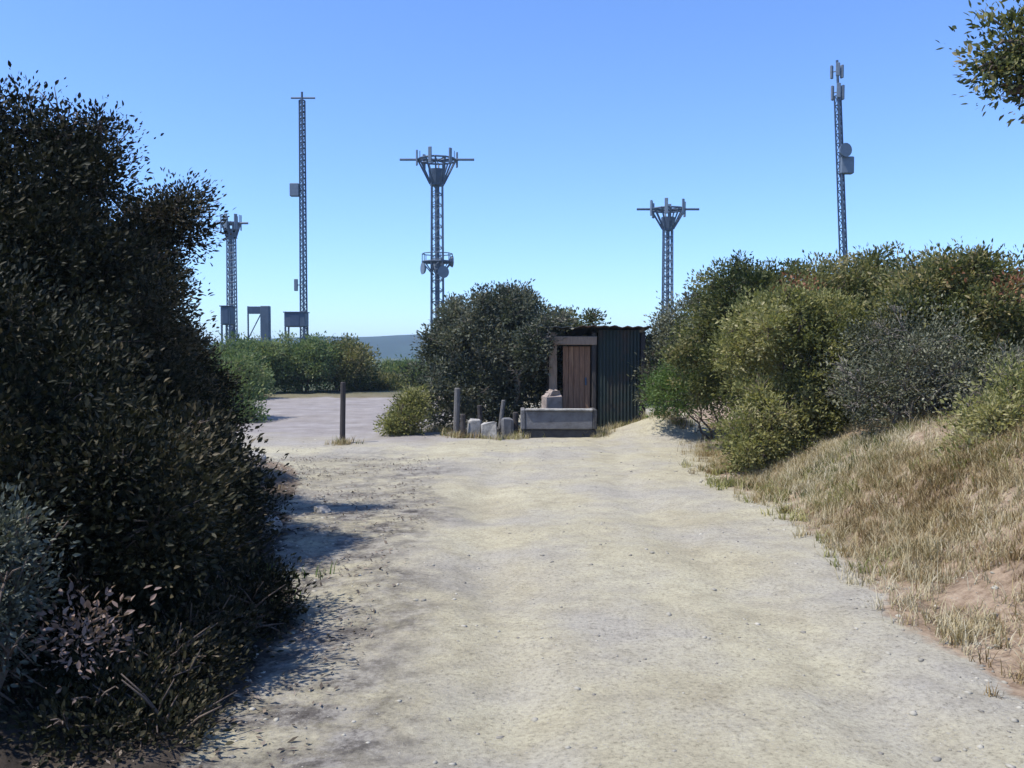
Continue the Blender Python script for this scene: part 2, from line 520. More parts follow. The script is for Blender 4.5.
for nm, sel in (('ground', ~on), ('path', on)):
    q = Q[sel]
    u, inv = np.unique(q.ravel(), return_inverse=True)
    me = np_mesh(nm, V[u], inv, 4, GM, {'track': PW.reshape(-1)[u], 'farland': FL[u], 'duff_shade': DF[u], 'side': SD[u]}, smooth=True)
    tag(link(nm, me), kind='structure', label='pale sandy dirt track with grit and wheel ruts' if nm == 'path' else 'dry earth and scrub land beside the track')

# ------------------------------------------------------------------ distant hills
def hills(name, Y, prof, depth, seed, mat):
    px = np.linspace(-900, 1900, 160)
    top = np.interp(px, [p for p, _ in prof], [q for _, q in prof])
    top = top + (fbm(px * .012, px * 0 + seed, seed) - .5) * 7
    rows = 14
    P = []
    for r in range(rows):
        t = r / (rows - 1)
        yy = Y - depth + 2 * depth * t
        hfac = math.sin(math.pi * t) ** .8 if 0 < t < 1 else 0
        for k in range(len(px)):
            x, _, z = pt(px[k], top[k], Y)
            bump = (vnoise(np.array([px[k] * .02]), np.array([t * 6.0]), 0, seed)[0] - .5) * 3
            P.append((x, yy, -2 + (max(z, 0) + 2) * hfac + bump * hfac * (1 - hfac)))
    n = len(px); I = np.arange(rows * n).reshape(rows, n)
    q = np.stack([I[:-1, :-1], I[:-1, 1:], I[1:, 1:], I[1:, :-1]], -1).reshape(-1, 4)
    tag(link(name, np_mesh(name, np.array(P), q, 4, mat, smooth=True)), kind='structure')


hm = surf_mat('hill_scrub', (.008, .026, .024), (.02, .048, .04), .02, .95, bump=.2, bscale=.1)
hills('hill', 900, [(-900, 350), (200, 344), (300, 338), (350, 338), (420, 333), (520, 336), (650, 344), (900, 350), (1900, 352)], 260, 3, hm)

# ------------------------------------------------------------------ left: dark shrubs in their own shade
G1 = 'dark shrubs along the left edge of the track'
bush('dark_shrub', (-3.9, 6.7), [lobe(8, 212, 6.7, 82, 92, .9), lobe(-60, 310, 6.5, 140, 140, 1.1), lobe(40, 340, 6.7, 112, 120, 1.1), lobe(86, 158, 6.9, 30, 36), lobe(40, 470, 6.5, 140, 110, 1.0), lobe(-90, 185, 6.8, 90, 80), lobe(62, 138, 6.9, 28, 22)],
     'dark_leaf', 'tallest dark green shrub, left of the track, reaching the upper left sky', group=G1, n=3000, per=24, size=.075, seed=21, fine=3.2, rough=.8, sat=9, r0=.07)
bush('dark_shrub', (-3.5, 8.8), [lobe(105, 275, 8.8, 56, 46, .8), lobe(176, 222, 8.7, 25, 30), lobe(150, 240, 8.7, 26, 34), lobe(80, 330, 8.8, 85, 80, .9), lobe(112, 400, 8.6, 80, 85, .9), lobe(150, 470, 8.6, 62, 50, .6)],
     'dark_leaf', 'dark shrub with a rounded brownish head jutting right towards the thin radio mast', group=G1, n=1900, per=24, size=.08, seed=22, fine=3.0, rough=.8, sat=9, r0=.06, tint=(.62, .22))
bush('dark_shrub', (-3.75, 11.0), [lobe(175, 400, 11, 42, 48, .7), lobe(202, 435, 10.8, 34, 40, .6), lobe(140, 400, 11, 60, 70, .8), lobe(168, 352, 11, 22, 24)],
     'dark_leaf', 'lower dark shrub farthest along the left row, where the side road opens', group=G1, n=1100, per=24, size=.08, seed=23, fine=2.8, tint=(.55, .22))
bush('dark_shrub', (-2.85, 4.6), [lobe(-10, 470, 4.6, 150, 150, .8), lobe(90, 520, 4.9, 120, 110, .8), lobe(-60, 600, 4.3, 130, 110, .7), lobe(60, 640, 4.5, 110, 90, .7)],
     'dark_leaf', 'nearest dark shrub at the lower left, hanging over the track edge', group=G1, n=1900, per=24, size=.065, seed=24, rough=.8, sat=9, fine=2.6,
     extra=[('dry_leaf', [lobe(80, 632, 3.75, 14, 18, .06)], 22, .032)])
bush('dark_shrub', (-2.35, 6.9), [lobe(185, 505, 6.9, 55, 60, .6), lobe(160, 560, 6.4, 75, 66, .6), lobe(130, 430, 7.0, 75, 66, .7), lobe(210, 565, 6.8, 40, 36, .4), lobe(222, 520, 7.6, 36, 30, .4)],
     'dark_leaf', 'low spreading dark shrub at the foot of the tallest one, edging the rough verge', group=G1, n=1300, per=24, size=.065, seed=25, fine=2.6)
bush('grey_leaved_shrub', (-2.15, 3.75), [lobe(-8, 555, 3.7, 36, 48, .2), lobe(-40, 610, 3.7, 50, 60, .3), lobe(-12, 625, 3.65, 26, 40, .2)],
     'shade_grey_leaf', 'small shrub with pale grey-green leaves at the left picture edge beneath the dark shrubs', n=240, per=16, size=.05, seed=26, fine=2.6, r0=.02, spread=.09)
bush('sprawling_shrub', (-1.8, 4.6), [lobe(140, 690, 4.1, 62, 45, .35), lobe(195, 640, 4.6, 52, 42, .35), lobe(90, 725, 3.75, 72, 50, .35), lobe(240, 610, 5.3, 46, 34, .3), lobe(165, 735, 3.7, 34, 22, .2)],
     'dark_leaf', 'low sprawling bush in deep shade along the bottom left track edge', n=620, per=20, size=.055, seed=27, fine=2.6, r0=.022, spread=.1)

# ------------------------------------------------------------------ right: hedge on the bank
G2 = 'shrubs on the right bank'
bush('hedge_shrub', (4.7, 14.5), [lobe(755, 325, 14.5, 62, 50, .9), lobe(730, 305, 14.5, 34, 38), lobe(790, 305, 14.4, 48, 34), lobe(720, 365, 14.3, 40, 45, .6)],
     'hedge_leaf', 'dark green round shrub at the left end of the right hedge, right of the shed', group=G2, n=1500, per=22, size=.078, seed=31, rough=.95, sat=10, spread=.1, fill=.2, tint=(.38, .2))
bush('hedge_shrub', (6.0, 13.4), [lobe(860, 316, 13.4, 75, 46, .9), lobe(830, 296, 13.3, 45, 30), lobe(900, 306, 13.4, 60, 48), lobe(880, 356, 13.2, 70, 50, .7)],
     'hedge_leaf', 'olive green shrub in the middle of the right hedge, below the leaning mast', group=G2, n=1600, per=22, size=.078, seed=32, rough=.95, sat=10, spread=.1, fill=.2, tint=(.62, .2),
     extra=[('rust_leaf', [lobe(797, 287, 12.6, 10, 9, .2), lobe(806, 292, 12.6, 8, 7, .2)], 16, .05)])
bush('hedge_shrub', (6.4, 11.6), [lobe(960, 326, 11.6, 80, 62, .9), lobe(930, 291, 11.6, 40, 32), lobe(975, 278, 11.5, 28, 20), lobe(1030, 316, 11.5, 70, 48), lobe(960, 376, 11.3, 80, 45, .7)],
     'hedge_leaf', 'tallest shrub of the right hedge at the right picture edge, with some reddish leaves', group=G2, n=1900, per=22, size=.078, seed=33, rough=.95, sat=10, spread=.1, fill=.2, tint=(.58, .24),
     extra=[('rust_leaf', [lobe(1012, 290, 10.7, 14, 10, .25), lobe(955, 278, 10.6, 8, 6, .15)], 14, .05)])
bush('olive_shrub', (3.75, 11.9), [lobe(800, 365, 11.9, 66, 62, .75), lobe(775, 330, 11.9, 38, 34), lobe(825, 330, 11.8, 38, 34), lobe(775, 425, 11.6, 45, 40, .5), lobe(840, 400, 11.8, 34, 38), lobe(750, 445, 11.4, 30, 26, .4)],
     'olive_leaf', 'pale olive green bush in front of the hedge, standing at the right track edge', n=1700, per=22, size=.07, seed=34, rough=.95, sat=10, spread=.09, fill=.2)
bush('grey_leaved_shrub', (4.75, 10.6), [lobe(900, 375, 10.6, 55, 45, .6), lobe(870, 395, 10.5, 36, 36), lobe(945, 385, 10.5, 50, 40), lobe(910, 340, 10.7, 50, 30), lobe(985, 385, 10.2, 45, 36)],
     'grey_leaf', 'grey twiggy shrub with bare stems on the bank right of the pale olive bush', n=620, per=18, size=.055, seed=35, r0=.035, bark='pale_bark', fill=.4, rough=.9, sat=9)
bush('bank_shrub', (5.0, 8.4), [lobe(1010, 440, 8.4, 48, 42, .45), lobe(1040, 415, 8.4, 50, 40), lobe(985, 470, 8.1, 28, 26, .3)],
     'olive_leaf', 'yellow-green leafy plant low on the bank at the right picture edge', n=520, per=18, size=.06, seed=36, r0=.025)
bush('fresh_shrub', (3.95, 16.4), [lobe(700, 375, 16.4, 26, 26, .5), lobe(685, 385, 16.2, 22, 22), lobe(715, 390, 16.2, 18, 18), lobe(665, 395, 16.8, 20, 20)],
     'fresh_leaf', 'small bright green shrub between the shed and the right hedge', n=480, per=20, size=.075, seed=37, r0=.025)
bush('olive_shrub', (3.5, 18.6), [lobe(668, 350, 18.6, 22, 30, .6), lobe(690, 330, 18.4, 26, 34), lobe(655, 385, 18.4, 18, 24)],
     'grey_leaf', 'greyish loose shrub just right of the dark shed', n=520, per=20, size=.085, seed=38, r0=.03)

# tree outside the picture on the right, one branch reaching in
def overhang():
    x, y = 6.3, 6.6
    b = hz(x, y)
    o = empty('overhanging_tree', (x, y, b), 'tree reaching a leafy branch into the upper right corner of the sky', 'tree')
    g = random.Random(9)
    lw = [lobe(1010, 42, 6.6, 34, 40, .3), lobe(1045, 60, 6.6, 45, 42, .35), lobe(1130, 40, 6.6, 90, 60), lobe(1230, -40, 6.7, 130, 90), lobe(1330, 30, 6.7, 120, 90), lobe(1190, 30, 7.2, 90, 60), lobe(994, 68, 6.6, 18, 16), lobe(1010, 92, 6.6, 16, 10)]
    lb = [(l[0] - x, l[1] - y, l[2] - b, *l[3:]) for l in lw]
    link('crown', leaf_mesh('crown', MATS['hedge_leaf'], lb, 2000, 26, .05, 77, spread=.09, fill=.5, tint=(.45, .25)), o)
    mb = MB()
    top = np.array([0.1, 0.05, 2.5])
    mb.tube([(0, 0, -.15), (.05, .0, .5), (-.05, .03, 1.4), top], [.17, .14, .12, .10], 9)
    for l in lb:
        c = np.array(l[:3]); mid = (top + c) / 2 + np.array([g.uniform(-.1, .1), g.uniform(-.1, .1), .12])
        mb.tube([top - np.array([0, 0, .1]), mid, c], [.07, .045, .018], 6)
        for _ in range(14):
            e = c + np.array([g.uniform(-1, 1) * l[3], g.uniform(-1, 1) * l[4], g.uniform(-.7, .9) * l[5]]) * .9
            mb.tube([mid * .3 + c * .7, (c + e) / 2 + np.array([0, 0, .03]), e], [.013, .009, .003], 4)
    mb.build('trunk', MATS['bark'], o, True)


overhang()

# ------------------------------------------------------------------ middle: shrub, hedge beyond the side road
bush('thicket_shrub', (-.45, 19.6), [lobe(488, 328, 19.6, 50, 36, .9), lobe(454, 354, 19.6, 28, 36, .8), lobe(508, 312, 19.8, 30, 22), lobe(455, 322, 19.6, 16, 16), lobe(500, 365, 19.3, 55, 42, .8), lobe(440, 390, 19.2, 30, 34, .6), lobe(475, 395, 19.0, 40, 30, .6), lobe(520, 388, 19.2, 28, 28, .5), lobe(540, 365, 19.5, 18, 30, .4), lobe(541, 338, 18.25, 13, 15, .3), lobe(531, 352, 18.3, 15, 22, .3), lobe(556, 322, 18.6, 14, 9, .35), lobe(528, 318, 20, 16, 26)],
     'thicket_leaf', 'dark bushy thicket left of the shed in front of the lattice tower', n=2000, per=22, size=.1, seed=41, rough=.95, sat=11, spread=.12, fill=.25, r0=.06, bark='pale_bark', tint=(.5, .3))
bush('thicket_shrub', (1.4, 22.0), [lobe(556, 330, 22, 26, 14, .7), lobe(592, 322, 22.2, 9, 8), lobe(530, 340, 22, 26, 18, .7), lobe(570, 350, 21.8, 46, 18, .7)],
     'hedge_leaf', 'low dark shrub showing above the shed roof', n=700, per=20, size=.1, seed=42, tint=(.3, .2))
bush('olive_shrub', (-2.0, 17.9), [lobe(405, 420, 17.9, 15, 17, .3), lobe(414, 405, 18.2, 12, 14, .3), lobe(397, 428, 17.7, 11, 10, .2)],
     'olive_leaf', 'small yellow-green bush on the verge left of the dark thicket', n=300, per=20, size=.075, seed=43, r0=.025)
G3 = 'hedge shrubs beyond the side road'
hedge = [
    (225, 375, 33, 40, 36, 'broad green hedge shrub at the left end, next to the dark left shrubs', 'far_leaf'),
    (262, 358, 37, 40, 26, 'hedge shrub just below the short square box and gantry', 'far_leaf'),
    (300, 362, 38, 36, 26, 'hedge shrub straight below the thin radio mast', 'far_leaf'),
    (338, 362, 39, 34, 24, 'dark hedge shrub behind the lone marker post', 'hedge_leaf'),
    (372, 384, 41, 30, 13, 'low dark hedge shrub in front of the blue hill', 'hedge_leaf'),
    (408, 376, 43, 26, 18, 'hedge shrub right of the blue gap, touching the thicket', 'far_leaf'),
]
for i, (px, py, Y, rw, rh, lab, m) in enumerate(hedge):
    bx, by, _ = pt(px, 384, Y)
    g = random.Random(60 + i)
    lb = [lobe(px + g.uniform(-.5, .5) * rw, py + g.uniform(-.25, .35) * rh, Y + g.uniform(-.6, .6), rw * g.uniform(.45, .75), rh * g.uniform(.5, .8), 1.0) for _ in range(5)]
    lb.append(lobe(px, py + rh * .5, Y, rw, rh * .7, 1.2))
    bush('hedge_shrub', (bx, by), lb, m, lab, group=G3, n=800, per=18, size=.15, seed=60 + i, r0=.05, spread=.22, tint=(.5, .25))
# scrub in front of the hedge, left
bush('verge_shrub', (-7.2, 22.0), [lobe(222, 405, 22, 36, 24, .7), lobe(243, 418, 21.5, 20, 14, .5), lobe(235, 380, 22.5, 26, 20, .6)],
     'far_leaf', 'low green shrub on the near side of the side road by the dark shrubs', n=520, per=18, size=.1, seed=70, r0=.03)

# more scrub beyond, filling the skyline behind the thicket and right hedge
G4 = 'scrub behind the shed'
for i, (px, py, Y, rw, rh, lab) in enumerate([
    (590, 375, 30, 60, 26, 'green scrub bush behind the right end of the shed'),
    (660, 365, 28, 40, 30, 'scrub bush in the gap between the shed and the right hedge'),
    (500, 370, 32, 60, 26, 'scrub bush hidden mostly behind the dark thicket')]):
    bx, by, _ = pt(px, 384, Y)
    lb = [lobe(px + dx * rw, py + dy * rh, Y, rw * .6, rh * .7, 1.0) for dx, dy in ((-.5, 0), (.1, -.2), (.5, .1), (0, .4))]
    bush('scrub_bush', (bx, by), lb, 'hedge_leaf', lab, group=G4, n=500, per=18, size=.13, seed=80 + i, spread=.2)

# ------------------------------------------------------------------ shed
def shed():
    x0, _, _ = pt(546, 384, 18.4); x1, _, _ = pt(645, 384, 18.4)
    y = 18.4
    zt = pt(600, 327, y)[2]
    b = min(hz(x0, y), hz(x1, y)) - .05
    cx = (x0 + x1) / 2; w = x1 - x0; H = zt - b; dp = 1.9
    o = empty('shed', (cx, y, b), 'small weathered shed with a tan post, red-brown door and black-green metal sheet front', 'shed')
    hw = w / 2
    # walls of upright boards
    wl = MB()
    nb = 10
    for k in range(nb):
        yy = .12 + (dp - .2) * (k + .5) / nb
        for s in (-1, 1):
            wl.box((s * (hw - .05) + random.uniform(-.006, .006), yy, H * .48), ((.022), (dp - .2) / nb - .008, H * .94 + random.uniform(-.03, .02)))
    for k in range(11):
        xx = -hw + .06 + (w - .12) * (k + .5) / 11
        wl.box((xx, dp - .03 + random.uniform(-.005, .005), H * .47), ((w - .12) / 11 - .008, .022, H * .93))
    wl.build('wall', MATS['dark_wood'], o)
    for px, wd, m in ((553, .17, 'tan_wood'), (594, .09, 'dark_wood'), (643, .10, 'dark_wood')):
        X = pt(px, 384, y)[0] - cx
        MB().box((X, .03, H * .475), (wd, .14, H * .95), jit=.008, bev=.012).build('post', MATS[m], o)
    xl = pt(575, 384, y)[0] - cx
    MB().box((xl - .03, -.055, H - .28), (.95, .06, .17), jit=.008, bev=.01).build('lintel', MATS['tan_wood'], o)
    dr = MB()
    for k in range(5):
        dr.box((pt(563, 384, y)[0] - cx + .055 + k * .115, .075 + random.uniform(-.005, .005), (H - .4) / 2 + .03), (.108, .026, H - .46), bev=.004)
    d = dr.build('door', MATS['red_brown_wood'], o)
    MB().box((pt(586, 384, y)[0] - cx, .05, H * .5), (.035, .03, .16), bev=.006).build('handle', MATS['galvanised'], d)
    # dark sheet front, ribbed
    gs = MB()
    xa, xb = pt(598, 384, y)[0] - cx, pt(639, 384, y)[0] - cx
    nrib = 12
    v0 = len(gs.v)
    for k in range(nrib * 2 + 1):
        X = xa + (xb - xa) * k / (nrib * 2)
        Y = -.045 + (.018 if k % 2 else 0)
        Y += .02 * (vnoise(np.array([k * .23]), np.array([1.0]), 0, 4)[0] - .5); bt = .02 + random.uniform(0, .035)
        gs.v += [(X, Y, bt), (X, Y, H - .06), (X, Y + .012, H - .06), (X, Y + .012, bt)]
    for k in range(nrib * 2):
        a = v0 + k * 4
        for j in range(4):
            gs.f.append((a + j, a + (j + 1) % 4, a + 4 + (j + 1) % 4, a + 4 + j))
    gs.build('front_sheet', MATS['green_sheet'], o)
    rf = MB()
    cuts = [(-hw - .12, -.28, .0, .0), (-.34, .42, .018, .05), (.36, hw + .1, .006, -.03)]
    for xa_, xb_, dz_, dy_ in cuts:            # three lapped sheets
        n = 14; v0 = len(rf.v)
        for k in range(n + 1):
            X = xa_ + (xb_ - xa_) * k / n
            zz = .014 * math.sin(k * math.pi / 2 * 1.0) + dz_ + random.uniform(-.004, .004)
            rf.v += [(X, -.22 - dy_, H + zz), (X, dp + .15, H - .16 + zz), (X, dp + .15, H - .172 + zz), (X, -.22 - dy_, H - .014 + zz)]
        for k in range(n):
            a = v0 + k * 4
            for j in range(4):
                rf.f.append((a + j, a + (j + 1) % 4, a + 4 + (j + 1) % 4, a + 4 + j))
    rf.build('roof', MATS['roof_sheet'], o)


shed()

# ------------------------------------------------------------------ concrete trough, blocks, posts in front of the thicket
def stone_mesh(seed, sx, sy, sz, rough=.28):
    import bmesh
    bm = bmesh.new(); bmesh.ops.create_icosphere(bm, subdivisions=3, radius=1)
    g = random.Random(seed); of = g.uniform(0, 90)
    planes = [(unit(np.array([g.gauss(0, 1), g.gauss(0, 1), g.gauss(0, 1)])), g.uniform(.62, .9)) for _ in range(9)]
    for v in bm.verts:
        p = np.array(v.co)
        for nrm, dd in planes:
            e = p @ nrm - dd
            if e > 0:
                p = p - nrm * e * .92
        p = p * (1 + rough * (vnoise(np.array([p[0] * 2.4 + of]), np.array([p[1] * 2.4]), p[2] * 2.4, seed)[0] - .5))
        v.co = (p[0] * sx, p[1] * sy, p[2] * sz)
    me = bpy.data.meshes.new('stone'); bm.to_mesh(me); bm.free()
    me.materials.append(MATS['stone'])
    return me


def trough():
    y = 17.2
    xa, xb = pt(521, 384, y)[0], pt(597, 384, y)[0]
    cx, w = (xa + xb) / 2, xb - xa
    b = hz(cx, y)
    zt = pt(560, 411, y)[2] - b
    o = empty('concrete_trough', (cx, y, b), 'low grey concrete trough on a dark base drawn in as its shadow, in front of the shed', 'trough')
    MB().box((0, .32, .06), (w - .03, .62, .20), jit=.006, bev=.015).build('shadow_plinth', MATS['dark_concrete'], o)  # dark strip put in for the shadow line under the trough front
    t = MB(); z0 = .165
    t.box((0, .02, (z0 + zt) / 2), (w - .16, .10, zt - z0), bev=.015, jit=.004)
    t.box((0, .62, (z0 + zt) / 2), (w - .16, .10, zt - z0), bev=.015, jit=.004)
    t.box((0, .32, z0 + .04), (w - .18, .498, .075), bev=.005)
    t.build('basin', MATS['concrete'], o)
    MB().box((0, .0, zt + .022), (w - .17, .15, .04), bev=.01, jit=.006).build('rim', MATS['stone'], o)
    for s in (-1, 1):
        MB().box((s * (w / 2 - .04), .32, (z0 + zt) / 2 + .015), (.085, .74, zt - z0 + .03), bev=.015, jit=.004).build('end_wall', MATS['dark_concrete'] if s > 0 else MATS['concrete'], o)


trough()

y = 17.95
x, _, _ = pt(553, 384, y)
st = MB().box((0, 0, .42), (.40, .26, .88), .2, jit=.035, bev=.06).box((.04, .0, .86), (.26, .2, .16), .5, jit=.03, bev=.04).build('boulder', MATS['tan_stone'])
st.location = (x, y, hz(x, y) - .03); st.rotation_euler = (.05, -.04, .1)
tag(st, 'pale tan upright boulder between the grey trough and the shed door', 'boulder')
for px, Y, s, rz, lab in ((474, 17.2, (.22, .18, .40), .3, 'narrow pale concrete block beside the short black stake'),
                       (490, 17.05, (.28, .2, .36), -.2, 'pale broken concrete block in the middle of the row left of the trough'),
                       (507, 17.35, (.2, .18, .42), .1, 'grey concrete block closest to the left end of the concrete trough')):
    x, _, _ = pt(px, 384, Y)
    mb = MB().box((0, 0, s[2] / 2 - .04), s, 0, jit=.026, bev=.022)
    o = mb.build('concrete_block', MATS['stone' if px != 507 else 'concrete']); o.location = (x, Y, hz(x, Y)); o.rotation_euler = (.05 * rz, .12 * rz, rz)
    tag(o, lab, 'block', 'concrete blocks left of the trough')


xa, xb = pt(462, 384, 17.5)[0], pt(519, 384, 17.5)[0]
kb = MB()
for q in range(3):
    X0 = xa + (xb - xa) * q / 3
    kb.box((X0 + (xb - xa) / 6 - (xa + xb) / 2, .02 * (q - 1), .07), ((xb - xa) / 3 - .02, .22, .20 + .03 * (q % 2)), .02 * (q - 1), jit=.012, bev=.02)
kb = kb.build('concrete_kerb', MATS['dark_concrete']); kb.location = ((xa + xb) / 2, 17.5, hz((xa + xb) / 2, 17.5))
tag(kb, 'low dark broken kerb running behind the pale concrete blocks', 'kerb', kind='thing')


def post(name, px, Y, top_py, r, mat, label, lean=0, cap=False):
    x, _, zt = pt(px, top_py, Y)
    b = hz(x, Y)
    mb = MB(); H = zt - b
    mb.tube([(0, 0, -.15), (lean * .3, 0, H * .3), (lean * .7, .01, H * .7), (lean, 0, H - .015), (lean, 0, H)], [r * 1.05, r, r * .97, r * .95, r * .7], 10)
    o = mb.build(name, MATS[mat], None, False); o.location = (x, Y, b)
    tag(o, label, 'post')
    return o


post('stake', 463, 17.1, 414, .055, 'dark_wood', 'short black wooden stake left of the pale stones')
post('stake', 481, 17.5, 405, .05, 'dark_wood', 'tall black stake just behind the pale concrete blocks', -.03)
post('stake', 499, 17.6, 400, .045, 'grey_wood', 'grey leaning stake behind the broken concrete block', .09)
post('stake', 515, 17.5, 412, .06, 'dark_wood', 'stout black stake at the left end of the concrete trough', .01)
post('fence_post', 456, 17.9, 388, .065, 'grey_wood', 'weathered grey post standing against the dark thicket', .03)
post('marker_post', 342, 16.0, 382, .05, 'dark_wood', 'lone thin dark post standing on the open side road', .02)

# a few boulders on the left verge
for i, (px, py, Y, s, lab) in enumerate([
    (253, 452, 12.6, (.20, .17, .13), 'pale flat rock at the tip of the left shrubs by the side road'),
    (268, 545, 7.9, (.17, .13, .10), 'grey rock at the shrub edge on the rough left verge'),
    (320, 520, 8.9, (.11, .09, .05), 'small flat rock on the rough verge left of the track'),
    (38, 678, 3.75, (.035, .03, .03), 'tiny pale stone lying in the deep shade at lower left')]):
    x, _, _ = pt(px, 384, Y)
    o = link('rock', stone_mesh(200 + i, *s)); o.location = (x, Y, hz(x, Y) + s[2] * .35); o.rotation_euler = (0, 0, i * 1.3)
    tag(o, lab, 'rock')

# ------------------------------------------------------------------ ground cover
def blades(name, mat, n, xr, yr, dens, hgt, wid, seed, label, lean=.5, tuft=14, tint=(.5, .22)):
    g = np.random.default_rng(seed)
    cx = g.uniform(*xr, n); cy = g.uniform(*yr, n)
    k = g.random(n) < dens(cx, cy)
    cx, cy = cx[k], cy[k]
    t = np.repeat(np.arange(len(cx)), tuft); m = len(t)
    sc = g.uniform(.5, 1.3, len(cx))[t]
    x = cx[t] + g.normal(0, .035, m) * sc; yv = cy[t] + g.normal(0, .035, m) * sc
    z = height(x, yv) - .01
    a = g.uniform(0, 2 * np.pi, m); h = hgt * sc * g.uniform(.45, 1.25, m); ln = h * lean * g.uniform(.2, 1.4, m)
    d = np.stack([np.cos(a), np.sin(a), 0 * a], 1); s = np.stack([-np.sin(a), np.cos(a), 0 * a], 1)
    p = np.stack([x, yv, z], 1); w = wid * g.uniform(.6, 1.3, m)
    V = np.empty((m, 5, 3), np.float32)
    up = np.array([0, 0, 1.0])
    V[:, 0] = p - s * w[:, None] * .5; V[:, 1] = p + s * w[:, None] * .5
    mid = p + d * (ln * .35)[:, None] + up * (h * .6)[:, None]
    V[:, 2] = mid - s * w[:, None] * .35; V[:, 3] = mid + s * w[:, None] * .35
    V[:, 4] = p + d * ln[:, None] + up * h[:, None]
    b = np.arange(m)[:, None] * 5
    tri = np.concatenate([b + np.array(q) for q in ((0, 1, 3), (0, 3, 2), (2, 3, 4))], 1).reshape(-1, 3)
    tt = np.clip(np.clip(g.normal(tint[0], tint[1], len(cx)) + (fbm(cx * .8, cy * .8, seed) - .5) * 1.6, 0, 1)[t] + g.normal(0, .12, m), 0, 1)
    tag(link(name, np_mesh(name, V.reshape(-1, 3), tri, 3, MATS[mat], {'tint': np.repeat(tt, 5)})), label, None, None, 'stuff')


off = lambda x, y: 1 - path_weight(x, y)
blades('dry_grass', 'straw', 38000, (2.2, 9), (2.5, 20), lambda x, y: (off(x, y) ** 1.5) * np.clip(fbm(x * 1.3, y * 1.3, 91) * 4.4 - 1.6, .12, 1), .105, .006, 101, 'dry straw-coloured grass on the right bank', lean=1.1, tuft=20)
blades('dry_stalks', 'straw', 2600, (2.4, 9), (3, 18), lambda x, y: off(x, y) * np.clip(fbm(x * .8, y * .8, 160) * 4 - 1.7, 0, 1), .24, .005, 107, 'taller thin dry stalks standing in the bank grass', lean=.5, tuft=5, tint=(.4, .25))
blades('green_weeds', 'olive_leaf', 7000, (2.4, 9), (5, 20), lambda x, y: off(x, y) * np.clip(fbm(x * .9, y * .9, 95) * 5 - 2.2, 0, 1), .10, .012, 102, 'patchy green weeds among the dry grass of the bank', lean=1.2, tuft=12)
blades('verge_grass', 'straw', 2600, (-8, -.6), (3, 17), lambda x, y: (off(x, y)) * np.clip(fbm(x * 1.2, y * 1.2, 97) * 4 - 2.0, 0, .8), .07, .006, 103, 'short dry grass on the left verge', tint=(.4, .25))
blades('verge_weeds', 'fresh_leaf', 420, (-2.2, -.7), (4.2, 7.5), lambda x, y: np.exp(-((x - edge_left(y) + .05) / .25) ** 2) * np.clip(fbm(x * 1.5, y * 1.5, 99) * 5 - 2.3, 0, 1), .08, .012, 104, 'small green weeds along the left track edge', tuft=10)


FEET = [pt(px, 384, yy)[:2] for px, yy in ((519, 17.2), (600, 17.3), (463, 17.1), (456, 17.8), (474, 17.1), (490, 17), (507, 17.25), (342, 15.9), (600, 18.2), (615, 18.2), (630, 18.2), (644, 18.2), (548, 18.2), (436, 18.6), (450, 18.7), (470, 18.6), (490, 18.5), (510, 18.5), (530, 18.6), (660, 17.6), (680, 17.2))]
def feet(x, y):
    r = 0
    for fx, fy in FEET:
        r = np.maximum(r, np.exp(-(((x - fx) / .2) ** 2 + ((y - fy) / .16) ** 2)))
    return r * .3


blades('base_weeds', 'straw', 30000, (-3.5, 3.6), (15.6, 19), feet, .15, .008, 105, 'dry weeds grown up round the shed, trough, blocks and posts', lean=.9, tuft=7)
blades('base_greenery', 'olive_leaf', 9000, (-3.5, 3.6), (15.6, 19), feet, .13, .014, 106, 'green weeds grown up round the shed, trough, blocks and posts', lean=.9, tuft=6)


def scatter(name, mat, n, xr, yr, dens, smin, smax, seed, label, flat=.6, stonelike=True):
    g = np.random.default_rng(seed)
    cx = g.uniform(*xr, n); cy = g.uniform(*yr, n)
    k = g.random(n) < dens(cx, cy); cx, cy = cx[k], cy[k]; m = len(cx)
    P0 = np.array([(1, 0, 0), (-1, 0, 0), (0, 1, 0), (0, -1, 0), (0, 0, 1), (0, 0, -1), (.62, .62, .5), (-.62, .62, .5), (-.62, -.62, .5), (.62, -.62, .5)], float)
    T = [(0, 6, 9), (6, 4, 9), (6, 2, 7), (6, 7, 4), (7, 1, 8), (7, 8, 4), (8, 3, 9), (8, 9, 4), (0, 2, 6), (2, 1, 7), (1, 3, 8), (3, 0, 9), (2, 0, 5), (1, 2, 5), (3, 1, 5), (0, 3, 5)]
    sz = smin * (smax / smin) ** (g.random(m) ** 3.2)
    V = P0[None] * (1 + g.normal(0, .16, (m, len(P0), 1)))
    V = V * sz[:, None, None] * np.stack([g.uniform(.7, 1.3, m), g.uniform(.7, 1.3, m), g.uniform(.4, .9, m) * flat / .6], 1)[:, None, :]
    a = g.uniform(0, 6.28, m); c, s = np.cos(a)[:, None], np.sin(a)[:, None]
    V = np.stack([V[..., 0] * c - V[..., 1] * s, V[..., 0] * s + V[..., 1] * c, V[..., 2]], -1)
    V += np.stack([cx, cy, height(cx, cy) + sz * -.08], 1)[:, None, :]
    b = np.arange(m)[:, None] * len(P0)
    tri = np.concatenate([b + np.array(q) for q in T], 1).reshape(-1, 3)
    tag(link(name, np_mesh(name, V.reshape(-1, 3), tri, 3, mat, {'tint': np.repeat(g.random(m), len(P0))})), label, None, None, 'stuff')


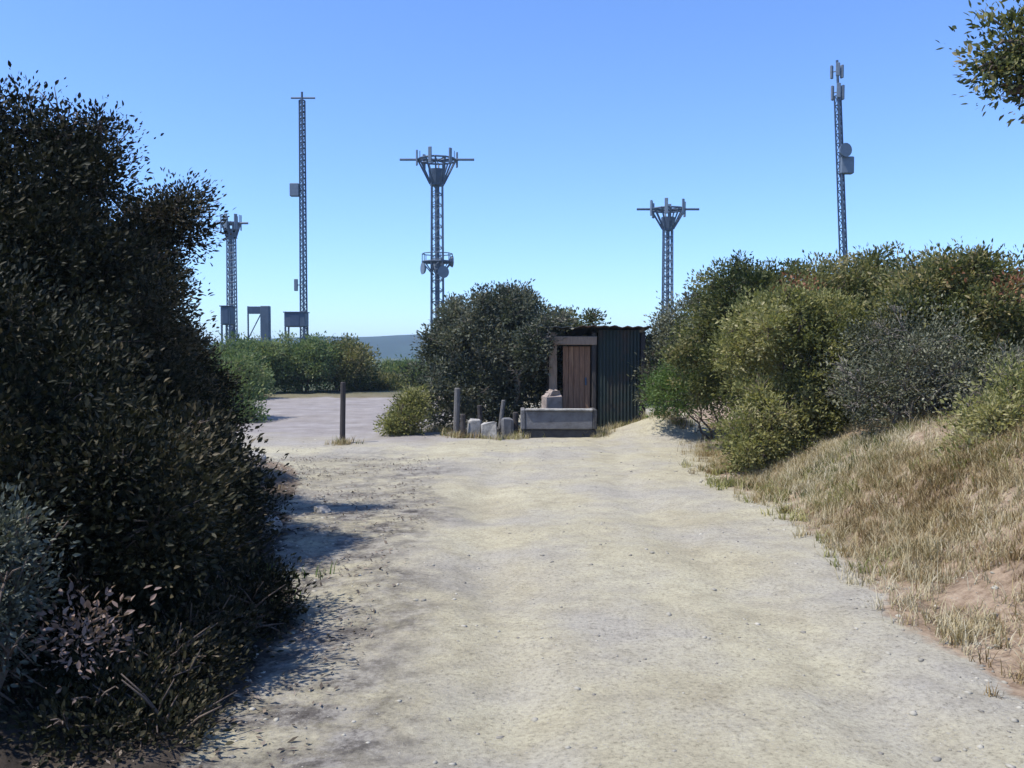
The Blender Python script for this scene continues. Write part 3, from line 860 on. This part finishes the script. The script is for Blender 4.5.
pm, pnt, pout = nodes('pebble')
pa = N(pnt, 'ShaderNodeAttribute', attribute_name='tint')
pcol = ramp(pnt, [(0, (.17, .155, .13)), (.4, (.27, .25, .20)), (.8, (.36, .335, .27)), (1, (.42, .39, .32))], pa.outputs['Fac'])
pp = N(pnt, 'ShaderNodeBsdfPrincipled'); pnt.links.new(pcol, pp.inputs['Base Color']); pp.inputs['Roughness'].default_value = .9
pnt.links.new(pp.outputs[0], pout.inputs[0])


def edge_dens(x, y):
    e = np.minimum(np.abs(x - edge_right(y)), np.abs(x - edge_left(y)))
    return np.clip(.16 + .9 * np.exp(-(e / .45) ** 2), 0, 1) * np.clip(fbm(x * 1.4, y * 1.4, 111) * 3.2 - 1.0, .05, 1)


scatter('gravel', pm, 60000, (-5, 5), (2.6, 17), edge_dens, .0025, .022, 120, 'loose gravel and small stones on and along the track')


def litter(n, seed):
    g = np.random.default_rng(seed)
    x = g.uniform(-6, -.8, n); yv = g.uniform(2.8, 14, n)
    k = g.random(n) < np.clip(sstep(-.45, -1.25, x + (fbm(x, yv, 133) - .5) * 1.2), 0, 1) * np.clip(fbm(x * 1.6, yv * 2.6, 131) * 4 - 1.4, .04, 1); x, yv = x[k], yv[k]; m = len(x)
    a = g.uniform(0, 6.28, m); L = g.uniform(.015, .055, m); W = L * g.uniform(.2, .5, m)
    d = np.stack([np.cos(a), np.sin(a), g.normal(0, .3, m)], 1); s = np.stack([-np.sin(a), np.cos(a), g.normal(0, .3, m)], 1)
    p = np.stack([x, yv, height(x, yv) + .012], 1)
    V = np.stack([p - d * L[:, None] * .5, p + s * W[:, None] * .5, p + d * L[:, None] * .5, p - s * W[:, None] * .5], 1)
    q = np.arange(m * 4).reshape(m, 4)
    tag(link('leaf_litter', np_mesh('leaf_litter', V.reshape(-1, 3), q, 4, MATS['litter'], {'tint': np.repeat(g.random(m), 4)})), 'brown fallen leaves and twigs on the left verge', None, None, 'stuff')


litter(15000, 130)

# ------------------------------------------------------------------ masts and towers
def lattice(mb, x, y, z0, z1, w0, w1, r, steps, n=3):
    """n-legged lattice shaft; returns nothing, adds to the MB"""
    prev = None
    for k in range(steps + 1):
        t = k / steps; z = z0 + (z1 - z0) * t; w = (w0 + (w1 - w0) * t) / 2
        c = [(x + w * math.cos(math.pi / 4 + 2 * math.pi * j / n) * 1.25, y + w * math.sin(math.pi / 4 + 2 * math.pi * j / n) * 1.25, z) for j in range(n)]
        for j in range(n):
            mb.tube([c[j], c[(j + 1) % n]], r * .55, 4)
            if prev:
                mb.tube([prev[j], c[j]], r, 5)
                mb.tube([prev[j], c[(j + 1) % n]], r * .5, 4)
        prev = c


def crown_tower(px, Y, top, base_px, head_half, bowl_half, bowl_py, shaft_px, label, mid=None, seed=1):
    g = random.Random(seed)
    x, _, zt = pt(px, top, Y)
    b = -1.0 if Y > 60 else 0
    o = empty('lattice_tower', (x, Y, b), label, 'tower', 'lattice towers on the skyline')
    s = Y / F
    H = zt - b
    zb = pt(px, bowl_py, Y)[2] - b
    mb = MB(); w = shaft_px * s
    lattice(mb, 0, 0, 0, zb, w * 1.0, w * .85, .09 * Y / 110, 18, 4)
    mb.build('shaft', MATS['galvanised'], o)
    MB().tube([(0, 0, 0), (0, 0, zb)], w * .17, 8).build('cable_ladder', MATS['haze_blue_steel'], o)
    # flared head: ring beam carried on struts
    hd = MB(); hb = bowl_half * s; ring = []
    for k in range(12):
        an = 2 * math.pi * k / 12
        top_p = (hb * math.cos(an), hb * math.sin(an), H - .25)
        low_p = (w * .5 * math.cos(an), w * .5 * math.sin(an), zb)
        hd.tube([low_p, top_p], .11 * Y / 110, 5); ring.append(top_p)
    for k in range(12):
        hd.tube([ring[k], ring[(k + 1) % 12]], .12 * Y / 110, 5)
        hd.tube([ring[k], (0, 0, H - .35)], .07 * Y / 110, 4)
    hd.build('headframe', MATS['haze_blue_steel'], o)
    MB().tube([(0, 0, zb - .2), (0, 0, zb + (H - zb) * .55)], [w * .5, w * .62], 12).build('hub', MATS['haze_blue_steel'], o)
    arm = head_half * s
    MB().tube([(-arm, 0, H - .2), (arm, 0, H - .2)], .15 * Y / 110, 6).build('crossarm', MATS['haze_blue_steel'], o)
    for k in range(6):
        an = 2 * math.pi * (k + .25) / 6
        MB().box((hb * 1.06 * math.cos(an), hb * 1.06 * math.sin(an), H - .1), (.42 * Y / 110, .2, 1.9 * Y / 110), an + math.pi / 2, bev=.04).build('antenna', MATS['antenna_grey'], o)
    for k in (-1, 1):
        MB().tube([(k * hb * .9, .1, H - .3), (k * hb * .9, .1, H + .9 * Y / 110)], .05 * Y / 110, 5).build('whip', MATS['haze_blue_steel'], o)
    if mid:
        mpy, mh = mid
        zm = pt(px, mpy, Y)[2] - b; r_ = mh * s
        pf = MB()
        for k in range(10):
            a0, a1 = 2 * math.pi * k / 10, 2 * math.pi * (k + 1) / 10
            P, Qp = (r_ * math.cos(a0), r_ * math.sin(a0)), (r_ * math.cos(a1), r_ * math.sin(a1))
            pf.tube([(*P, zm), (*Qp, zm)], .12, 5); pf.tube([(*P, zm + 1.0), (*Qp, zm + 1.0)], .06, 4)
            pf.tube([(*P, zm), (*P, zm + 1.0)], .05, 4); pf.tube([(*P, zm), (w * .3 * math.cos(a0), w * .3 * math.sin(a0), zm - 1.6)], .07, 4)
            pf.tube([(*P, zm), (0, 0, zm)], .08, 4)
        pf.build('platform', MATS['haze_blue_steel'], o)
        for k, an in enumerate((.3, 1.6, 3.6, 5.2)):
            c = (r_ * .8 * math.cos(an), r_ * .8 * math.sin(an) - .2, zm + .1 - .5 * k)
            dish = MB(); rr = .75
            dr_ = np.array([math.cos(an), math.sin(an), 0])
            dish.tube([np.array(c), np.array(c) + dr_ * .18, np.array(c) + dr_ * .45], [rr * .25, rr * .8, rr], 14)
            dish.build('dish', MATS['antenna_grey'], o)
    return o


crown_tower(437, 110, 158, 330, 37, 19, 184, 14, 'large lattice tower with flared head and lower platform, above the dark thicket', mid=(262, 15), seed=1)
crown_tower(668, 140, 208, 330, 31, 17, 229, 11, 'lattice tower with flared head standing left of the right hedge', seed=2)
crown_tower(231, 150, 222, 330, 17, 9, 238, 9, 'smallest lattice tower, half beside the dark left shrubs', seed=3)


def thin_mast():
    Y = 90; x, _, zt = pt(302, 97, Y); b = -.6; s = Y / F; H = zt - b
    o = empty('radio_mast', (x, Y, b), 'thin tall dark mast with a small cross piece on top, left part of the sky', 'mast')
    mb = MB(); lattice(mb, 0, 0, 0, H - .3, .62, .50, .085, 46, 3); mb.build('shaft', MATS['haze_blue_steel'], o)
    MB().tube([(0, 0, 0), (0, 0, H + .5)], .11, 8).build('feeder_pole', MATS['haze_blue_steel'], o)
    MB().tube([(-11 * s, 0, H - .1), (13 * s, 0, H - .1)], .09, 6).build('crossarm', MATS['haze_blue_steel'], o)
    z = pt(302, 190, Y)[2] - b
    MB().box((-8 * s, 0, z), (9 * s, .6, 1.3), bev=.05).tube([(-8 * s, 0, z), (0, 0, z)], .06, 5).build('antenna', MATS['antenna_grey'], o)
    z = pt(302, 285, Y)[2] - b
    MB().tube([(-.75, 0, z), (.3, 0, z)], .05, 5).box((-.75, 0, z), (.35, .35, 1.2), bev=.04).build('antenna', MATS['antenna_grey'], o)


thin_mast()


def right_mast():
    Y = 80; s = Y / F
    xb, _, _ = pt(849, 330, Y); xt, _, zt = pt(837, 66, Y); b = -.5; H = zt - b
    o = empty('radio_mast', (xb, Y, b), 'tall mast leaning slightly left with ring clamps, above the right hedge', 'mast')
    dx = xt - xb
    at_ = lambda z: dx * z / H
    mb = MB(); n = 30; prev = None
    for k in range(n + 1):
        z = (H - 2.6) * k / n; w = .38 - .06 * k / n
        c = [(at_(z) + w * math.cos(2 * math.pi * j / 3 + .4), w * math.sin(2 * math.pi * j / 3 + .4), z) for j in range(3)]
        for j in range(3):
            mb.tube([c[j], c[(j + 1) % 3]], .04, 4)
            if prev:
                mb.tube([prev[j], c[j]], .08, 5); mb.tube([prev[j], c[(j + 1) % 3]], .04, 4)
        prev = c
    mb.build('shaft', MATS['haze_blue_steel'], o)
    MB().tube([(0, 0, 0), (dx, 0, H + .5)], .12, 8).build('feeder_pole', MATS['haze_blue_steel'], o)
    for py, hw, hh in ((71, 7, .9), (92, 7, 1.0)):
        z = pt(840, py, Y)[2] - b
        m_ = MB()
        for j in range(3):
            an = 2 * math.pi * j / 3 + .3
            m_.box((at_(z) + .5 * math.cos(an), .5 * math.sin(an), z), (.35, .2, hh * 1.3), an + math.pi / 2, bev=.04)
            m_.tube([(at_(z), 0, z), (at_(z) + .5 * math.cos(an), .5 * math.sin(an), z)], .05, 5)
        m_.build('antenna_cluster', MATS['antenna_grey'], o)
    z = pt(848, 166, Y)[2] - b
    MB().box((at_(z) + .45, -.2, z), (1.15, .7, 1.5), bev=.06).build('equipment_box', MATS['antenna_grey'], o)
    z = pt(848, 152, Y)[2] - b
    MB().tube([(at_(z), -.3, z), (at_(z) + .1, -.55, z), (at_(z) + .2, -.9, z)], [.15, .5, .62], 14).build('dish', MATS['antenna_grey'], o)


right_mast()


def cabin(px0, px1, py0, py1, Y, label):
    xa, _, zt = pt(px0, py0, Y); xb, _, zb = pt(px1, py1, Y)
    b = -.4; cx = (xa + xb) / 2; w = xb - xa
    o = empty('equipment_cabin', (cx, Y, b), label, 'cabin')
    z0, z1 = zb - b, zt - b
    MB().box((0, 0, (z0 + z1) / 2), (w, 1.4, z1 - z0), bev=.05).build('body', MATS['cabin_paint'], o)
    MB().box((0, 0, z1 + .05), (w + .16, 1.56, .09), bev=.02).build('roof', MATS['haze_blue_steel'], o)
    MB().box((0, -.715, (z0 + z1) / 2 - .05), (min(w * .55, .8), .03, (z1 - z0) * .8), bev=.01).build('door', MATS['haze_blue_steel'], o)
    for sx in (-1, 1):
        for sy in (-1, 1):
            MB().box((sx * (w / 2 - .08), sy * .6, z0 / 2), (.14, .14, z0 - .004), bev=.01).build('leg', MATS['haze_blue_steel'], o)


cabin(223, 233, 307, 325, 75, 'narrow equipment cabin on legs below the smallest tower')
cabin(286, 307, 313, 327, 80, 'wider equipment cabin on legs at the foot of the thin mast')


def gantry():
    Y = 75; xa, _, zt = pt(248, 306, Y); xb, _, _ = pt(269, 306, Y); b = -.4; H = zt - b
    o = empty('steel_gantry', ((xa + xb) / 2, Y, b), 'steel gantry with a narrow tank under its right end, between the two equipment cabins', 'gantry')
    w = xb - xa
    MB().box((w / 2 - .3, 0, H / 2), (.75, .6, H), bev=.04).build('tank', MATS['cabin_paint'], o)
    MB().tube([(-w / 2, 0, 0), (-w / 2, 0, H - .02)], .07, 6).build('leg', MATS['haze_blue_steel'], o)
    MB().box((-.3, 0, H - .35), (w - .75, .4, .62), bev=.02).build('beam', MATS['haze_blue_steel'], o)
    MB().tube([(-w / 2, 0, H * .55), (w / 2 - .7, 0, H - .7)], .05, 5).tube([(-w / 2, 0, H * .55), (w / 2 - .7, 0, H * .55)], .05, 5).build('brace', MATS['haze_blue_steel'], o)


gantry()

# ------------------------------------------------------------------ air between here and the hills
hzm, hnt, hout = nodes('haze')
pv = N(hnt, 'ShaderNodeVolumePrincipled'); pv.inputs['Density'].default_value = HAZE
pv.inputs['Color'].default_value = (.62, .80, 1.0, 1); pv.inputs['Anisotropy'].default_value = .1
hnt.links.new(pv.outputs[0], hout.inputs['Volume'])
hb = MB().box((0, 0, 0), (9200, 9200, 45))
ho = hb.build('haze', hzm); ho.location = (0, 0, 17.5)
tag(ho, 'pale blue air that fades the far hills and masts', kind='stuff')

# ------------------------------------------------------------------ camera, light, sky
cam = bpy.data.objects.new('camera', bpy.data.cameras.new('camera')); COL.objects.link(cam)
cam.data.sensor_width = 36; cam.data.lens = 36 * F / 1024
cam.location = (0, 0, CAMZ); cam.rotation_euler = (R(90) - TILT, 0, 0)
cam.data.clip_start = .05; cam.data.clip_end = 12000
S.camera = cam

EL, AZ = 61.0, -110.0     # sun height; compass angle from the track's direction, negative = left
sd = bpy.data.lights.new('sun', 'SUN'); sd.energy = 4.3; sd.angle = R(.53); sd.color = (1, .955, .88)
sun = bpy.data.objects.new('sun', sd); COL.objects.link(sun)
sun.rotation_euler = (R(90 - EL), 0, R(180 - AZ))
w = bpy.data.worlds.new('World'); S.world = w; w.use_nodes = True
nt = w.node_tree
bg = nt.nodes['Background']
sky = nt.nodes.new('ShaderNodeTexSky'); sky.sky_type = 'NISHITA'; sky.sun_disc = False
sky.sun_elevation = R(EL); sky.sun_rotation = R(AZ); sky.altitude = 300
sky.air_density = 1.0; sky.dust_density = .3; sky.ozone_density = 2.5
mul = nt.nodes.new('ShaderNodeMix'); mul.data_type = 'RGBA'; mul.blend_type = 'MULTIPLY'
mul.inputs[0].default_value = 1; mul.inputs[7].default_value = (.78, 1.0, 1.40, 1)
nt.links.new(sky.outputs[0], mul.inputs[6]); nt.links.new(mul.outputs[2], bg.inputs[0]); bg.inputs[1].default_value = .122

S.view_settings.view_transform = 'Standard'; S.view_settings.look = 'None'
S.view_settings.exposure = 0.56; S.view_settings.gamma = 1
S.view_settings.use_curve_mapping = False
S.cycles.max_bounces = 8; S.cycles.transparent_max_bounces = 8
S.cycles.use_denoising = True
